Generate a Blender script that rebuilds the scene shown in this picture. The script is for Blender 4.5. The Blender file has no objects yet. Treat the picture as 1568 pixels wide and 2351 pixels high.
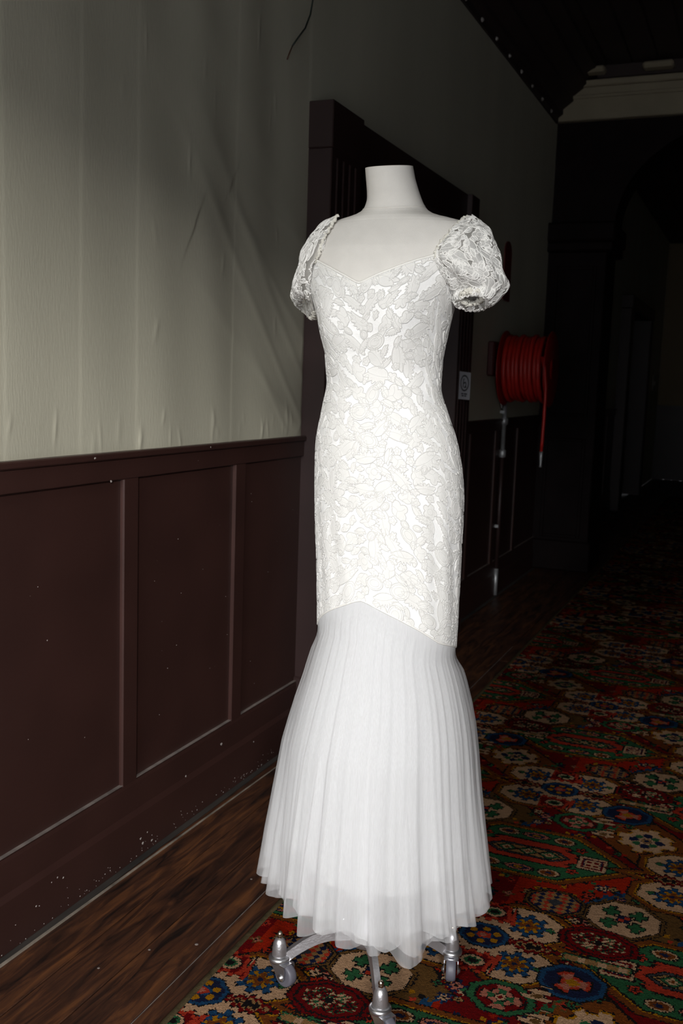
import bpy, math, random
import numpy as np
from mathutils import Matrix, Vector

SC = bpy.context.scene
COL = SC.collection
rng = np.random.default_rng(7)
random.seed(7)

# ------------------------------------------------------------------ camera
H_CAM = 1.2
F_PX, W_PX, H_PX = 2286.0, 1568, 2351
v1 = np.array([1760 - 784.0, -(908 - 1175.5), -F_PX]); v1 /= np.linalg.norm(v1)
hd = np.array([1, -0.034, 0.0])
up = np.cross(hd, v1); up /= np.linalg.norm(up)
if up[1] < 0: up = -up
rt = np.cross(v1, up); rt /= np.linalg.norm(rt)
RM = np.array([rt, v1, up])                      # world = RM @ camera
cam_d = bpy.data.cameras.new('camera'); cam = bpy.data.objects.new('camera', cam_d); COL.objects.link(cam)
m = Matrix.Identity(4)
for i in range(3):
    for j in range(3): m[i][j] = float(RM[i, j])
m.translation = (0, 0, H_CAM)
cam.matrix_world = m
cam_d.sensor_fit = 'VERTICAL'; cam_d.sensor_height = 36.0; cam_d.lens = F_PX / H_PX * 36.0
cam_d.clip_start = 0.05; cam_d.clip_end = 60
cam_d.dof.use_dof = True; cam_d.dof.focus_distance = 1.80; cam_d.dof.aperture_fstop = 8.5
SC.camera = cam

# ------------------------------------------------------------------ world, light, exposure
SC.view_settings.view_transform = 'Standard'; SC.view_settings.look = 'None'
SC.view_settings.gamma = 1.0; SC.view_settings.use_curve_mapping = False
SC.view_settings.exposure = 0.0
SC.cycles.transparent_max_bounces = 48
SC.cycles.max_bounces = 10
wd = bpy.data.worlds.new('world'); SC.world = wd; wd.use_nodes = True
wd.node_tree.nodes['Background'].inputs[0].default_value = (0.90, 0.95, 1.0, 1)
wd.node_tree.nodes['Background'].inputs[1].default_value = 3.0
for (nm, loc_, sx_, sy_, en, aim) in (('split_daylight', (-.45, -4.0, 3.40), .8, .9, 190, (-.65, 1.9, .9)), ('split_daylight', (2.0, -4.0, 2.85), .9, .5, 315, (-.9, 1.9, .8))):  # one daylight split in two; the right lamp is added for wall and flank
    ld = bpy.data.lights.new(nm, 'AREA'); ld.shape = 'RECTANGLE'; ld.size = sx_; ld.size_y = sy_
    ld.energy = en; ld.color = (1.0, 0.985, 0.965)
    lo = bpy.data.objects.new(nm, ld); COL.objects.link(lo)
    lo.location = loc_
    lo.rotation_euler = (Vector(aim) - Vector(loc_)).to_track_quat('-Z', 'Y').to_euler()

# ------------------------------------------------------------------ helpers
def mk(name, V, F, mat=None, parent=None, smooth=False, loc=None):
    me = bpy.data.meshes.new(name)
    V = np.asarray(V, dtype=np.float64).reshape(-1, 3)
    if loc is not None: V = V - np.asarray(loc)
    if isinstance(F, np.ndarray):
        n, k = F.shape
        me.vertices.add(len(V)); me.vertices.foreach_set('co', V.astype(np.float32).ravel())
        me.loops.add(n * k); me.loops.foreach_set('vertex_index', F.astype(np.int32).ravel())
        me.polygons.add(n)
        me.polygons.foreach_set('loop_start', (np.arange(n) * k).astype(np.int32))
        me.update(calc_edges=True)
    else:
        me.from_pydata([tuple(v) for v in V], [], F); me.update()
    if smooth: me.polygons.foreach_set('use_smooth', np.ones(len(me.polygons), dtype=bool))
    if mat: me.materials.append(mat)
    o = bpy.data.objects.new(name, me); COL.objects.link(o)
    if loc is not None: o.location = loc
    if parent is not None: par(o, parent)
    return o

def par(o, p):
    bpy.context.view_layer.update()
    o.parent = p
    o.matrix_parent_inverse = p.matrix_world.inverted()

def empty(name, loc, rz=0.0):
    o = bpy.data.objects.new(name, None); COL.objects.link(o); o.location = loc; o.rotation_euler = (0, 0, rz)
    bpy.context.view_layer.update()
    return o

def tag(o, label, cat, group=None):
    o['label'] = label; o['category'] = cat
    if group: o['group'] = group
    return o

def struct(o, label=None):
    o['kind'] = 'structure'
    if label: o['label'] = label
    return o

class MB:
    def __init__(s): s.v = []; s.f = []
    def add(s, V, F):
        b = len(s.v); s.v += [tuple(map(float, p)) for p in V]; s.f += [tuple(b + int(i) for i in q) for q in F]; return s
    def box(s, x0, x1, y0, y1, z0, z1, bev=0.0):
        if bev <= 0:
            return s.add([(x0,y0,z0),(x1,y0,z0),(x1,y1,z0),(x0,y1,z0),(x0,y0,z1),(x1,y0,z1),(x1,y1,z1),(x0,y1,z1)],
              [(0,3,2,1),(4,5,6,7),(0,1,5,4),(1,2,6,5),(2,3,7,6),(3,0,4,7)])
        # chamfered box: 24 verts
        P = []; idx = {}
        X = (x0, x1); Y = (y0, y1); Z = (z0, z1)
        for a in (0,1):
            for b in (0,1):
                for c in (0,1):
                    sx, sy, sz = (1 if a == 0 else -1), (1 if b == 0 else -1), (1 if c == 0 else -1)
                    for k, d in enumerate(((0,1,1),(1,0,1),(1,1,0))):
                        idx[a,b,c,k] = len(P)
                        P.append((X[a]+sx*bev*d[0], Y[b]+sy*bev*d[1], Z[c]+sz*bev*d[2]))
        Fs = []
        for a in (0,1):
            q = [idx[a,0,0,0], idx[a,1,0,0], idx[a,1,1,0], idx[a,0,1,0]]; Fs.append(q if a else q[::-1])
            q = [idx[0,a,0,1], idx[1,a,0,1], idx[1,a,1,1], idx[0,a,1,1]]; Fs.append(q[::-1] if a else q)
            q = [idx[0,0,a,2], idx[1,0,a,2], idx[1,1,a,2], idx[0,1,a,2]]; Fs.append(q if a else q[::-1])
        for a in (0,1):
            for b in (0,1):
                Fs.append([idx[a,b,0,0], idx[a,b,1,0], idx[a,b,1,1], idx[a,b,0,1]])
                Fs.append([idx[a,0,b,0], idx[a,1,b,0], idx[a,1,b,2], idx[a,0,b,2]])
                Fs.append([idx[0,a,b,1], idx[1,a,b,1], idx[1,a,b,2], idx[0,a,b,2]])
                for c in (0,1): Fs.append([idx[a,b,c,0], idx[a,b,c,1], idx[a,b,c,2]])
        return s.add(P, Fs)
    def tube(s, P, r, n=8, cap=True, sq=None):
        P = [np.asarray(p, float) for p in P]; m_ = len(P)
        rs = r if hasattr(r, '__len__') else [r] * m_
        V = []; u = None
        for i in range(m_):
            t = P[min(i+1, m_-1)] - P[max(i-1, 0)]; t = t / (np.linalg.norm(t) + 1e-12)
            if u is None:
                a = np.array([0,0,1.]) if abs(t[2]) < .9 else np.array([1.,0,0]); u = np.cross(a, t)
            u = u - t * (u @ t); u /= np.linalg.norm(u); w = np.cross(t, u)
            for k in range(n):
                an = 2*math.pi*(k+.5)/n
                V.append(P[i] + rs[i] * (math.cos(an) * u + math.sin(an) * w * (sq or 1)))
        F = [(i*n+k, i*n+(k+1) % n, (i+1)*n+(k+1) % n, (i+1)*n+k) for i in range(m_-1) for k in range(n)]
        if cap: F += [tuple(range(n))[::-1], tuple((m_-1)*n+k for k in range(n))]
        return s.add(V, F)
    def lathe(s, prof, c=(0,0,0), axis='z', n=24, cap=True):
        V = []
        for (r, h) in prof:
            for k in range(n):
                a = 2*math.pi*k/n; x, y = r*math.cos(a), r*math.sin(a)
                p = (x, y, h) if axis == 'z' else (h, x, y)
                V.append((c[0]+p[0], c[1]+p[1], c[2]+p[2]))
        m_ = len(prof)
        F = [(i*n+k, i*n+(k+1) % n, (i+1)*n+(k+1) % n, (i+1)*n+k) for i in range(m_-1) for k in range(n)]
        if cap: F += [tuple(range(n))[::-1], tuple((m_-1)*n+k for k in range(n))]
        return s.add(V, F)
    def build(s, name, mat, parent=None, smooth=False, loc=None):
        o = mk(name, s.v, s.f, mat, parent, smooth, loc)
        if smooth == 'auto':
            pass
        return o

def lin(r, g, b):
    f = lambda c: (c/255/12.92) if c/255 <= .04045 else ((c/255+.055)/1.055)**2.4
    return (f(r), f(g), f(b), 1)

def mat(name, col, rough=.6, metal=0.0, var=.0, vscale=8.0, bump=.0, bscale=60.0, col2=None, spec=.5, stretch=None, sheen=0.0, trans=None):
    M = bpy.data.materials.new(name); M.use_nodes = True
    N = M.node_tree.nodes; L = M.node_tree.links; b = N['Principled BSDF']
    col = tuple(col) if len(col) == 4 else (*col, 1)
    b.inputs['Base Color'].default_value = col; b.inputs['Roughness'].default_value = rough; b.inputs['Metallic'].default_value = metal
    b.inputs['Specular IOR Level'].default_value = spec
    if sheen: b.inputs['Sheen Weight'].default_value = sheen
    tc = N.new('ShaderNodeTexCoord'); mp = N.new('ShaderNodeMapping'); L.new(tc.outputs['Object'], mp.inputs[0])
    if stretch: mp.inputs['Scale'].default_value = stretch
    if var or col2:
        n = N.new('ShaderNodeTexNoise'); n.inputs['Scale'].default_value = vscale; n.inputs['Detail'].default_value = 6; L.new(mp.outputs[0], n.inputs[0])
        r = N.new('ShaderNodeValToRGB'); L.new(n.outputs[0], r.inputs[0])
        c2 = col2 or tuple(c*(1+var) for c in col[:3])
        c1 = col if col2 else tuple(c*(1-var) for c in col[:3])
        r.color_ramp.elements[0].color = (*c1[:3], 1); r.color_ramp.elements[1].color = (*c2[:3], 1)
        r.color_ramp.elements[0].position = .32; r.color_ramp.elements[1].position = .68
        L.new(r.outputs[0], b.inputs['Base Color'])
    if bump:
        n2 = N.new('ShaderNodeTexNoise'); n2.inputs['Scale'].default_value = bscale; n2.inputs['Detail'].default_value = 4; L.new(mp.outputs[0], n2.inputs[0])
        bp = N.new('ShaderNodeBump'); bp.inputs['Strength'].default_value = bump; bp.inputs['Distance'].default_value = .004
        L.new(n2.outputs[0], bp.inputs['Height']); L.new(bp.outputs[0], b.inputs['Normal'])
    return M

M_wall = mat('wallpaper_paint', (.54, .515, .405), .75, var=.06, vscale=3.0, bump=.10, bscale=190, stretch=(1, 1, .22), spec=.25)
M_brown = mat('brown_gloss_paint', (.042, .0175, .0142), .42, var=.12, vscale=5, bump=.06, bscale=90)
M_brown_d = mat('old_dark_brown_paint', (.030, .014, .013), .45, var=.15, vscale=4)
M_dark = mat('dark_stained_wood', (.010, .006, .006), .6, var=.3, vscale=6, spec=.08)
M_ceil = mat('dark_ceiling_boards', (.030, .018, .016), .7, var=.2, vscale=4)
M_beam = mat('beige_frieze_paint', (.30, .25, .17), .7, var=.1, vscale=4)
M_flake = mat('bare_plaster_flake', (.48, .43, .40), .8)
M_dust = mat('dusty_worn_edge', (.16, .13, .115), .85, var=.35, vscale=22)
M_lip = mat('worn_strip_edge', (.20, .165, .13), .8, var=.5, vscale=14)
M_floorbase = mat('floor_gap', (.006, .005, .005), .9)

# ------------------------------------------------------------------ large structure
XW, XR = -1.375, 1.08
Y0, YEND = -1.2, 14.4
ZC = 3.2
RAIL_B, RAIL_T = .956, 1.021
D0, D1, DT = 2.917, 4.615, 2.056        # doorcase outer limits
def wgrid(y0, y1, z0, z1, ny, nz, wr=False):
    y = np.linspace(y0, y1, ny); z = np.linspace(z0, z1, nz); Y, Z = np.meshgrid(y, z)
    d = np.zeros_like(Y)
    if wr:
        for (ya, za, yb, zb, w, a) in ((2.05,1.95,2.88,1.10,.020,.006),(2.2,1.95,2.90,1.22,.022,.0055),(2.35,1.75,2.905,1.33,.020,.005),
                                       (2.45,1.75,2.90,1.62,.018,.004),(2.1,1.55,2.86,1.06,.024,.0045),(1.6,2.3,2.4,1.75,.09,.006),(1.9,2.4,2.85,1.65,.06,.005),
                                       (2.5,1.35,2.80,1.05,.016,.004),(1.3,2.1,2.2,1.6,.12,.006)):
            t = np.array([yb-ya, zb-za]); l = np.hypot(*t); t = t / l
            s_ = (Y-ya)*t[0] + (Z-za)*t[1]; q = (Y-ya)*(-t[1]) + (Z-za)*t[0]
            f = np.clip(s_/l, 0, 1); env = np.where((s_ > 0), np.minimum(1, s_/(.4*l)), 0) * np.where(s_ < l*1.05, 1, 0)
            d += .30*a * env * np.exp(-(q/(w*(1.3-.6*f)))**2)
        r2 = np.random.default_rng(3)
        for k in range(46):                  # bumps and blisters along the bottom edge and scattered small creases
            low = k < 26
            yc = r2.uniform(1.2, 2.9); zc = r2.uniform(1.03, 1.10) if low else r2.uniform(1.1, 2.4)
            h = r2.uniform(.012, .04); w = r2.uniform(.003, .010)
            d += r2.uniform(.0006,.0016) * np.exp(-((Y-yc-(Z-zc)*r2.uniform(-.3,.3))/w)**2 - ((Z-zc)/h)**2)
        for ys in (1.79, 2.00, 2.46, 1.55):     # paper seams
            d += .00035 * (np.tanh((Y-ys)/.0035))*np.exp(-((Y-ys)/.10)**2)
        d += .0022*np.sin(Y*9+1.3*np.sin(Z*2.1)) + .0018*np.sin(Y*23+Z*3.0)*np.exp(-((Y-2.4)/.6)**2)
    d = d*np.clip((2.926-Y)/.02, 0, 1) if wr else d
    V = np.stack([XW + d, Y, Z], -1).reshape(-1, 3)
    i = np.arange(nz-1)[:, None]*ny + np.arange(ny-1)[None]
    F = np.stack([i, i+1, i+ny+1, i+ny], -1).reshape(-1, 4)
    return V, F
parts = [wgrid(1.1, 2.93, RAIL_T-.02, ZC, 420, 300, True), wgrid(Y0-.1, 1.1, 0, ZC, 2, 2), wgrid(1.1, 2.93, 0, RAIL_T-.02, 2, 2),
         wgrid(2.93, D1-.02, DT-.03, ZC, 2, 2), wgrid(D1-.02, 10.2, 0, ZC, 2, 2), wgrid(10.2, 12.2, 2.0, ZC, 2, 2), wgrid(12.2, YEND, 0, ZC, 2, 2)]
V = np.concatenate([p[0] for p in parts]); off = 0; Fs = []
for p in parts: Fs.append(p[1] + off); off += len(p[0])
wall = struct(mk('wall_left', V, np.concatenate(Fs), M_wall, smooth=True))

mb = MB(); mb.box(XR, XR+.1, Y0, YEND, 0, ZC); wr_ = struct(mb.build('wall_right', M_brown_d))
mb = MB()                                  # wall behind the camera; added openings, heads shaped to cut light, let daylight in
OZA, OZB = 2.46, 2.19
mb.box(XW-.1, -1.05, Y0-.12, Y0, 0, ZC).box(-.08, .08, Y0-.12, Y0, 0, ZC).box(1.0, XR+.1, Y0-.12, Y0, 0, ZC)
mb.box(-1.05, -.08, Y0-.12, Y0, OZA, ZC).box(.08, 1.0, Y0-.12, Y0, OZB, ZC)
struct(mb.build('wall_back', M_wall))
mb = MB(); mb.box(XW-.1, XR+.1, YEND, YEND+.1, 0, ZC); wf = struct(mb.build('wall_far', mat('far_wall_paint', (.26,.20,.12), .8)))
mb = MB(); mb.box(XW, XR, YEND-.03, YEND, 0, 1.02); mb.build('dado_panel', M_brown_d, wf)
mb = MB(); mb.box(XW-.4, XR+.1, Y0-.12, YEND+.1, -.06, -.018); flo = struct(mb.build('floor', M_floorbase))
mb = MB(); mb.box(XW-.1, XR+.1, Y0-.12, YEND+.1, ZC, ZC+.1); ceil = struct(mb.build('ceiling', M_ceil))
for k in range(16):
    x0 = XW + k*(XR-XW)/16
    mb = MB(); mb.box(x0+.006, x0+(XR-XW)/16-.006, Y0, YEND, ZC-.014, ZC, .004); mb.build('board', M_ceil, ceil)

# floor planks
def plank_mat():
    M = bpy.data.materials.new('stained_floorboard'); M.use_nodes = True
    N = M.node_tree.nodes; L = M.node_tree.links; b = N['Principled BSDF']
    tc = N.new('ShaderNodeTexCoord'); oi = N.new('ShaderNodeObjectInfo')
    mp = N.new('ShaderNodeMapping'); mp.inputs['Scale'].default_value = (9, 1.1, 4)
    ad = N.new('ShaderNodeVectorMath'); ad.operation = 'ADD'; L.new(tc.outputs['Object'], ad.inputs[0])
    cb = N.new('ShaderNodeCombineXYZ'); mu = N.new('ShaderNodeMath'); mu.operation = 'MULTIPLY'; mu.inputs[1].default_value = 17
    L.new(oi.outputs['Random'], mu.inputs[0]); L.new(mu.outputs[0], cb.inputs[2]); L.new(cb.outputs[0], ad.inputs[1]); L.new(ad.outputs[0], mp.inputs[0])
    n = N.new('ShaderNodeTexNoise'); n.inputs['Scale'].default_value = 4.5; n.inputs['Detail'].default_value = 9; n.inputs['Roughness'].default_value = .68; n.inputs['Distortion'].default_value = .8
    L.new(mp.outputs[0], n.inputs[0])
    r = N.new('ShaderNodeValToRGB'); L.new(n.outputs[0], r.inputs[0]); e = r.color_ramp.elements
    e[0].position = .34; e[0].color = (.010, .006, .005, 1); e[1].position = .72; e[1].color = (.150, .056, .020, 1)
    q = e.new(.50); q.color = (.050, .020, .011, 1)
    n2 = N.new('ShaderNodeTexNoise'); n2.inputs['Scale'].default_value = 7; n2.inputs['Detail'].default_value = 4; L.new(tc.outputs['Object'], n2.inputs[0])
    mr = N.new('ShaderNodeMapRange'); mr.inputs['To Min'].default_value = .28; mr.inputs['To Max'].default_value = .62; L.new(n2.outputs[0], mr.inputs[0])
    L.new(r.outputs[0], b.inputs['Base Color']); L.new(mr.outputs[0], b.inputs['Roughness'])
    bp = N.new('ShaderNodeBump'); bp.inputs['Strength'].default_value = .25; bp.inputs['Distance'].default_value = .002
    L.new(n.outputs[0], bp.inputs['Height']); L.new(bp.outputs[0], b.inputs['Normal'])
    b.inputs['Specular IOR Level'].default_value = .4
    return M
M_plank = plank_mat(); M_dplank = mat('dusty_edge_board', (.030,.024,.020), .75, var=.45, vscale=14, stretch=(1,.3,1))
seams = [-1.338, -1.225, -1.112, -.9955, -.868, -.74]
xs = [XW-.02] + seams
while xs[-1] < XR: xs.append(xs[-1] + .127)
r3 = np.random.default_rng(5)
for i in range(len(xs)-1):
    if xs[i] > .3 : joints = [Y0-.1, YEND]
    elif xs[i] > -.80: joints = [Y0-.1, 4.0, YEND]
    else: joints = [Y0-.1, r3.uniform(-.2, 1.0), r3.uniform(4.2, 5.4), r3.uniform(7.5, 9.5), YEND]
    for a, b_ in zip(joints[:-1], joints[1:]):
        dz = r3.uniform(-.0012, .0006); g = .0016
        mb = MB(); mb.box(xs[i]+g, min(xs[i+1], XR)-g, a+.001, b_-.001, -.018, dz, .0012)
        mb.build('plank', M_dplank if i == 0 else M_plank, flo)
mb = MB(); mb.tube([(xs[4]-.0, 1.0, -.0035), (xs[4], 4.5, -.0035)], .0016, 4); mb.build('seam_dust', M_dust, flo)
for (x_, y_, r_) in ((-1.022,1.721,.0042),(-1.155,1.56,.003),(-1.10,1.66,.003),(-1.05,2.02,.003),(-1.16,2.35,.003)):
    mb = MB(); mb.lathe([(r_,-.003),(r_,.0004),(r_*.7,.0010),(.0004,.0012)], (x_, y_, 0), n=10); mb.build('nail_head', M_dust, flo, True)
# thin worn lip near the skirting
mb = MB(); mb.add([(-1.3495,1.0,-.001),(-1.3405,1.0,-.001),(-1.3415,1.0,.0035),(-1.3475,1.0,.0035),(-1.3145,2.7,-.001),(-1.3110,2.7,-.001),(-1.3115,2.7,.0008),(-1.3140,2.7,.0008)],
                 [(0,1,2,3),(1,5,6,2),(2,6,7,3),(3,7,4,0),(4,7,6,5),(0,4,5,1)])
mb.build('edge_strip', M_lip, flo)

# wainscot on the left wall: chair rail, stiles, panels, bottom rail, skirting
def wains(y0, y1, stiles, main=True):
    mb = MB(); mb.box(XW-.01, XW+.014, y0, y1, RAIL_B, RAIL_T-.012, .002).box(XW-.01, XW+.022, y0, y1+(.03 if main else 0), RAIL_T-.016, RAIL_T, .003)
    o = struct(mb.build('trim_rail', M_brown)); o.name = 'trim_1' if main else 'trim_2'
    yy = sorted(stiles)
    for s in yy:
        mb = MB(); mb.box(XW-.01, XW+.013, s-.031, s+.031, .200, RAIL_B+.002, .0035); mb.build('stile', M_brown, wall)
    edges = [y0] + yy + [y1]
    for a, b_ in zip(edges[:-1], edges[1:]):
        mb = MB(); mb.box(XW-.01, XW+.0035, a, b_, .198, RAIL_B+.002); mb.build('panel', M_brown, wall)
    mb = MB()
    P = [(XW-.01, .118), (XW+.014, .118), (XW+.014, .194), (XW+.0125, .203), (XW-.01, .206)]
    mb.add([(x, y0, z) for x, z in P] + [(x, y1, z) for x, z in P], [(0,1,6,5),(1,2,7,6),(2,3,8,7),(3,4,9,8),(4,0,5,9),(0,4,3,2,1),(5,6,7,8,9)])
    mb.build('bottom_rail', M_brown, wall)
    mb = MB(); mb.box(XW+.0035, XW+.0125, y0, y1, .2062, .2080); mb.build('lit_dust_line', M_dust, wall)  # pale strip: dust on the ledge, with its lit top edge put into the colour
    mb = MB()
    P = [(XW-.01, 0), (XW+.020, 0), (XW+.020, .112), (XW+.0145, .126), (XW-.01, .128)]
    mb.add([(x, y0, z) for x, z in P] + [(x, y1, z) for x, z in P], [(0,1,6,5),(1,2,7,6),(2,3,8,7),(3,4,9,8),(4,0,5,9),(0,4,3,2,1),(5,6,7,8,9)])
    return struct(mb.build('baseboard_left', M_brown))
base = wains(Y0, 2.925, [-.77, -.23, .31, .85, 1.39, 1.963, 2.499])
base2 = wains(D1, 6.60, [4.95, 5.47, 6.0])
base3 = wains(7.0, 10.2, [7.5, 8.05, 8.6, 9.15, 9.7])
# paint chips along the skirting and a few on panels
V = []; Fc = []
def chip(x, y, z, r, nx=True):
    n = random.randint(5, 8); b0 = len(V)
    for k in range(n):
        a = 2*math.pi*k/n; q = r*random.uniform(.5, 1.2)
        V.append((x, y+q*math.cos(a), z+q*math.sin(a)*.8))
    V.append((x+.0006, y, z)); Fc.extend([(b0+k, b0+(k+1) % n, b0+n) for k in range(n)])
for (y, z, r) in [(2.41,.155,.006),(2.22,.128,.005),(2.22,.118,.004),(1.90,.118,.003),(1.58,.122,.004),(1.66,.09,.0026),(1.68,.092,.0026),(1.70,.082,.003),(1.61,.06,.003),(1.62,.055,.0025),(2.60,.10,.003),(2.0,.045,.004),(2.03,.05,.003),(2.01,.03,.005),(2.05,.02,.005)]:
    chip(XW + (.0208 if z < .112 else .0150), y, z, r)
for k in range(120):
    y = random.uniform(1.2, 2.9); z = abs(random.gauss(0, .02)) + .002
    if z < .11: chip(XW+.0206, y, z, random.uniform(.0006, .0022))
for k in range(34): chip(XW+.0042, random.uniform(1.4, 2.9), random.uniform(.22, .9), random.uniform(.0006, .0016))
for (y, z, r) in [(1.81,1.013,.004),(2.31,1.013,.003),(1.88,.955,.004),(2.26,.98,.0016),(1.67,.63,.0022),(1.37,.8,.002)]: chip(XW+(.0226 if z>1 else .0148 if z>.95 else .0042), y, z, r)
o = mk('paint_chips', V, Fc, M_flake, base); o['kind'] = 'stuff'

# doorcase (door_1): deep projecting surround, dark opening with a door leaf
PX = XW + .080
d1 = struct(empty('door_1', (XW, (D0+D1)/2, 0)), 'tall dark brown doorway surround on the left wall behind the dress')
def part(name, mbx, m_, p, smooth=False): return mbx.build(name, m_, p, smooth)
part('architrave', MB().box(XW-.30, PX, D0, 3.165, 0, 1.915, .003), M_brown_d, d1)
part('architrave', MB().box(XW-.30, PX, 4.385, D1, 0, 1.915, .003), M_brown_d, d1)
part('corner_block', MB().box(XW-.02, PX+.002, D0-.002, 3.170, 1.915, DT, .003), M_brown_d, d1)
part('corner_block', MB().box(XW-.02, PX+.002, 4.495, D1+.002, 1.915, DT, .003), M_brown_d, d1)
part('lintel', MB().box(XW-.30, PX-.022, 3.166, 4.497, 1.915, DT-.001), M_brown_d, d1)
for y in (2.965, 3.015, 3.065, 3.115): part('reed', MB().box(PX-.002, PX+.005, y-.012, y+.012, .25, 1.89, .003), M_brown_d, d1)
for y in (4.42, 4.47, 4.52, 4.57): part('reed', MB().box(PX-.002, PX+.005, y-.012, y+.012, .25, 1.89, .003), M_brown_d, d1)
part('plinth_block', MB().box(XW-.02, PX+.010, D0-.008, 3.172, 0, .22, .004), M_brown_d, d1)
part('plinth_block', MB().box(XW-.02, PX+.010, 4.378, D1+.008, 0, .22, .004), M_brown_d, d1)
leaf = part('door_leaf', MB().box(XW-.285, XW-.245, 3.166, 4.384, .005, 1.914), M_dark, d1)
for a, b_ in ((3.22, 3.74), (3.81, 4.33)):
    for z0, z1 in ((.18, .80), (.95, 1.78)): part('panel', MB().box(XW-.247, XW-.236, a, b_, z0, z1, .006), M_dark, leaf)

# cornice along the left wall, with small bosses
cor = struct(empty('trim_3', (XW, 2.7, 2.87)), 'dark stepped cornice where the left wall meets the ceiling')
prof = [(0,2.87),(.022,2.87),(.022,2.905),(.05,2.925),(.05,2.955),(.11,3.0),(.11,3.03),(.19,3.09),(.19,3.12),(.26,3.15),(.26,ZC-.012),(0,ZC-.012)]
mb = MB(); n = len(prof)
mb.add([(XW-.01+x, Y0, z) for x, z in prof] + [(XW-.01+x, 6.6, z) for x, z in prof], [(i, (i+1) % n, n+(i+1) % n, n+i) for i in range(n)] + [tuple(range(n))[::-1], tuple(range(n, 2*n))])
mb.build('moulding', M_ceil, cor)
M_boss = mat('pale_boss', (.30,.27,.25), .5)
y = 4.722 - .27*12
while y < 6.5:
    mb = MB(); mb.lathe([(.011,-.004),(.010,.004),(.005,.009),(.0005,.0105)], (XW+.0135, y, 2.888), 'x', 10); mb.build('boss', M_boss, cor, True); y += .2712

# archway with piers and a pale frieze across the hall (6.6 m in)
YA = 6.6
arch = struct(empty('trim_4', (XW, YA, 0)), 'dark archway with panelled pier and pale frieze across the hall')
mb = MB(); mb.box(XW-.02, -1.005, YA, YA+.40, .0, 2.07, .006); mb.build('pier', M_dark, arch)
mb = MB(); mb.box(.715, XR+.02, YA, YA+.40, .0, 2.07, .006); mb.build('pier', M_dark, arch)
for sgn, (a, b_) in ((1, (XW+.05, -1.06)), (-1, (.77, XR-.05))):
    for z0, z1 in ((.22, .88), (1.02, 1.98)):
        for q in ((a, a+.022, z0, z1), (b_-.022, b_, z0, z1), (a+.022, b_-.022, z1-.022, z1), (a+.022, b_-.022, z0, z0+.022)):
            MB().box(q[0], q[1], YA-.010, YA+.002, q[2], q[3], .003).build('panel_moulding', M_dark, arch)
for (x0, x1) in ((XW-.02, -.965), (.675, XR+.02)):
    MB().box(x0, x1, YA-.045, YA+.445, 2.07, 2.13, .01).box(x0, x1+.012 if x1 < 0 else x1, YA-.06, YA+.46, 2.13, 2.25, .012).build('capital', M_dark, arch)
for (x0, x1) in ((XW-.02, -.985), (.695, XR+.02)):
    MB().box(x0, x1, YA-.02, YA+.42, 0, .20, .008).build('plinth_block', M_dark, arch)
cx_, R_ = -.145, .83
pts = [(cx_ - R_*math.cos(math.pi*k/32), 2.25 + .62*math.sin(math.pi*k/32)) for k in range(33)]
mb = MB(); Vv = []
top = 2.885
for yy in (YA+.05, YA+.36):
    Vv += [(x, yy, z) for x, z in pts] + [(x, yy, top) for x, z in pts]
Ff = []
for k in range(32):
    Ff += [(k, k+1, 33+k+1, 33+k), (66+k+1, 66+k, 99+k, 99+k+1), (k+1, k, 66+k, 66+k+1)]
mb.add(Vv, Ff); mb.box(XW-.02, cx_-R_, YA+.05, YA+.36, 2.25, top).box(cx_+R_, XR+.02, YA+.05, YA+.36, 2.25, top)
mb.build('arch_board', M_dark, arch)
mb = MB(); mb.box(XW-.02, XR+.02, YA, YA+.40, 2.882, 3.115, .004); fr = mb.build('frieze', M_beam, arch)
mb = MB(); mb.box(XW-.02, XR+.02, YA-.015, YA, 3.01, 3.03, .003).box(XW-.02, XR+.02, YA-.03, YA, 3.075, 3.115, .006); mb.build('frieze_moulding', M_beam, fr)
mb = MB(); mb.box(XW+.25, XR+.02, YA-.05, YA+.4, 3.115, ZC-.012); mb.build('cornice_board', M_ceil, arch)
for k in range(6):
    x = -1.16 + .40*k
    mb = MB(); mb.box(x-.09, x+.09, YA-.14, YA-.048, 3.128, 3.165, .012); mb.build('modillion', M_beam, arch)
# wall_left goes on; second doorway and end wall furniture
d2 = struct(empty('door_2', (XW, 11.2, 0)), 'second dark doorway surround far down the left wall beyond the archway')
MB().box(XW-.25, PX+.02, 10.2, 10.42, 0, 2.0, .004).build('architrave', M_brown_d, d2)
MB().box(XW-.25, PX+.02, 11.98, 12.2, 0, 2.0, .004).build('architrave', M_brown_d, d2)
MB().box(XW-.25, PX+.03, 10.19, 12.21, 2.0, 2.13, .006).build('lintel', M_brown_d, d2)
MB().box(XW-.26, XW-.20, 10.42, 11.98, 0, 2.0).build('door_leaf', M_dark, d2)

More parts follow.
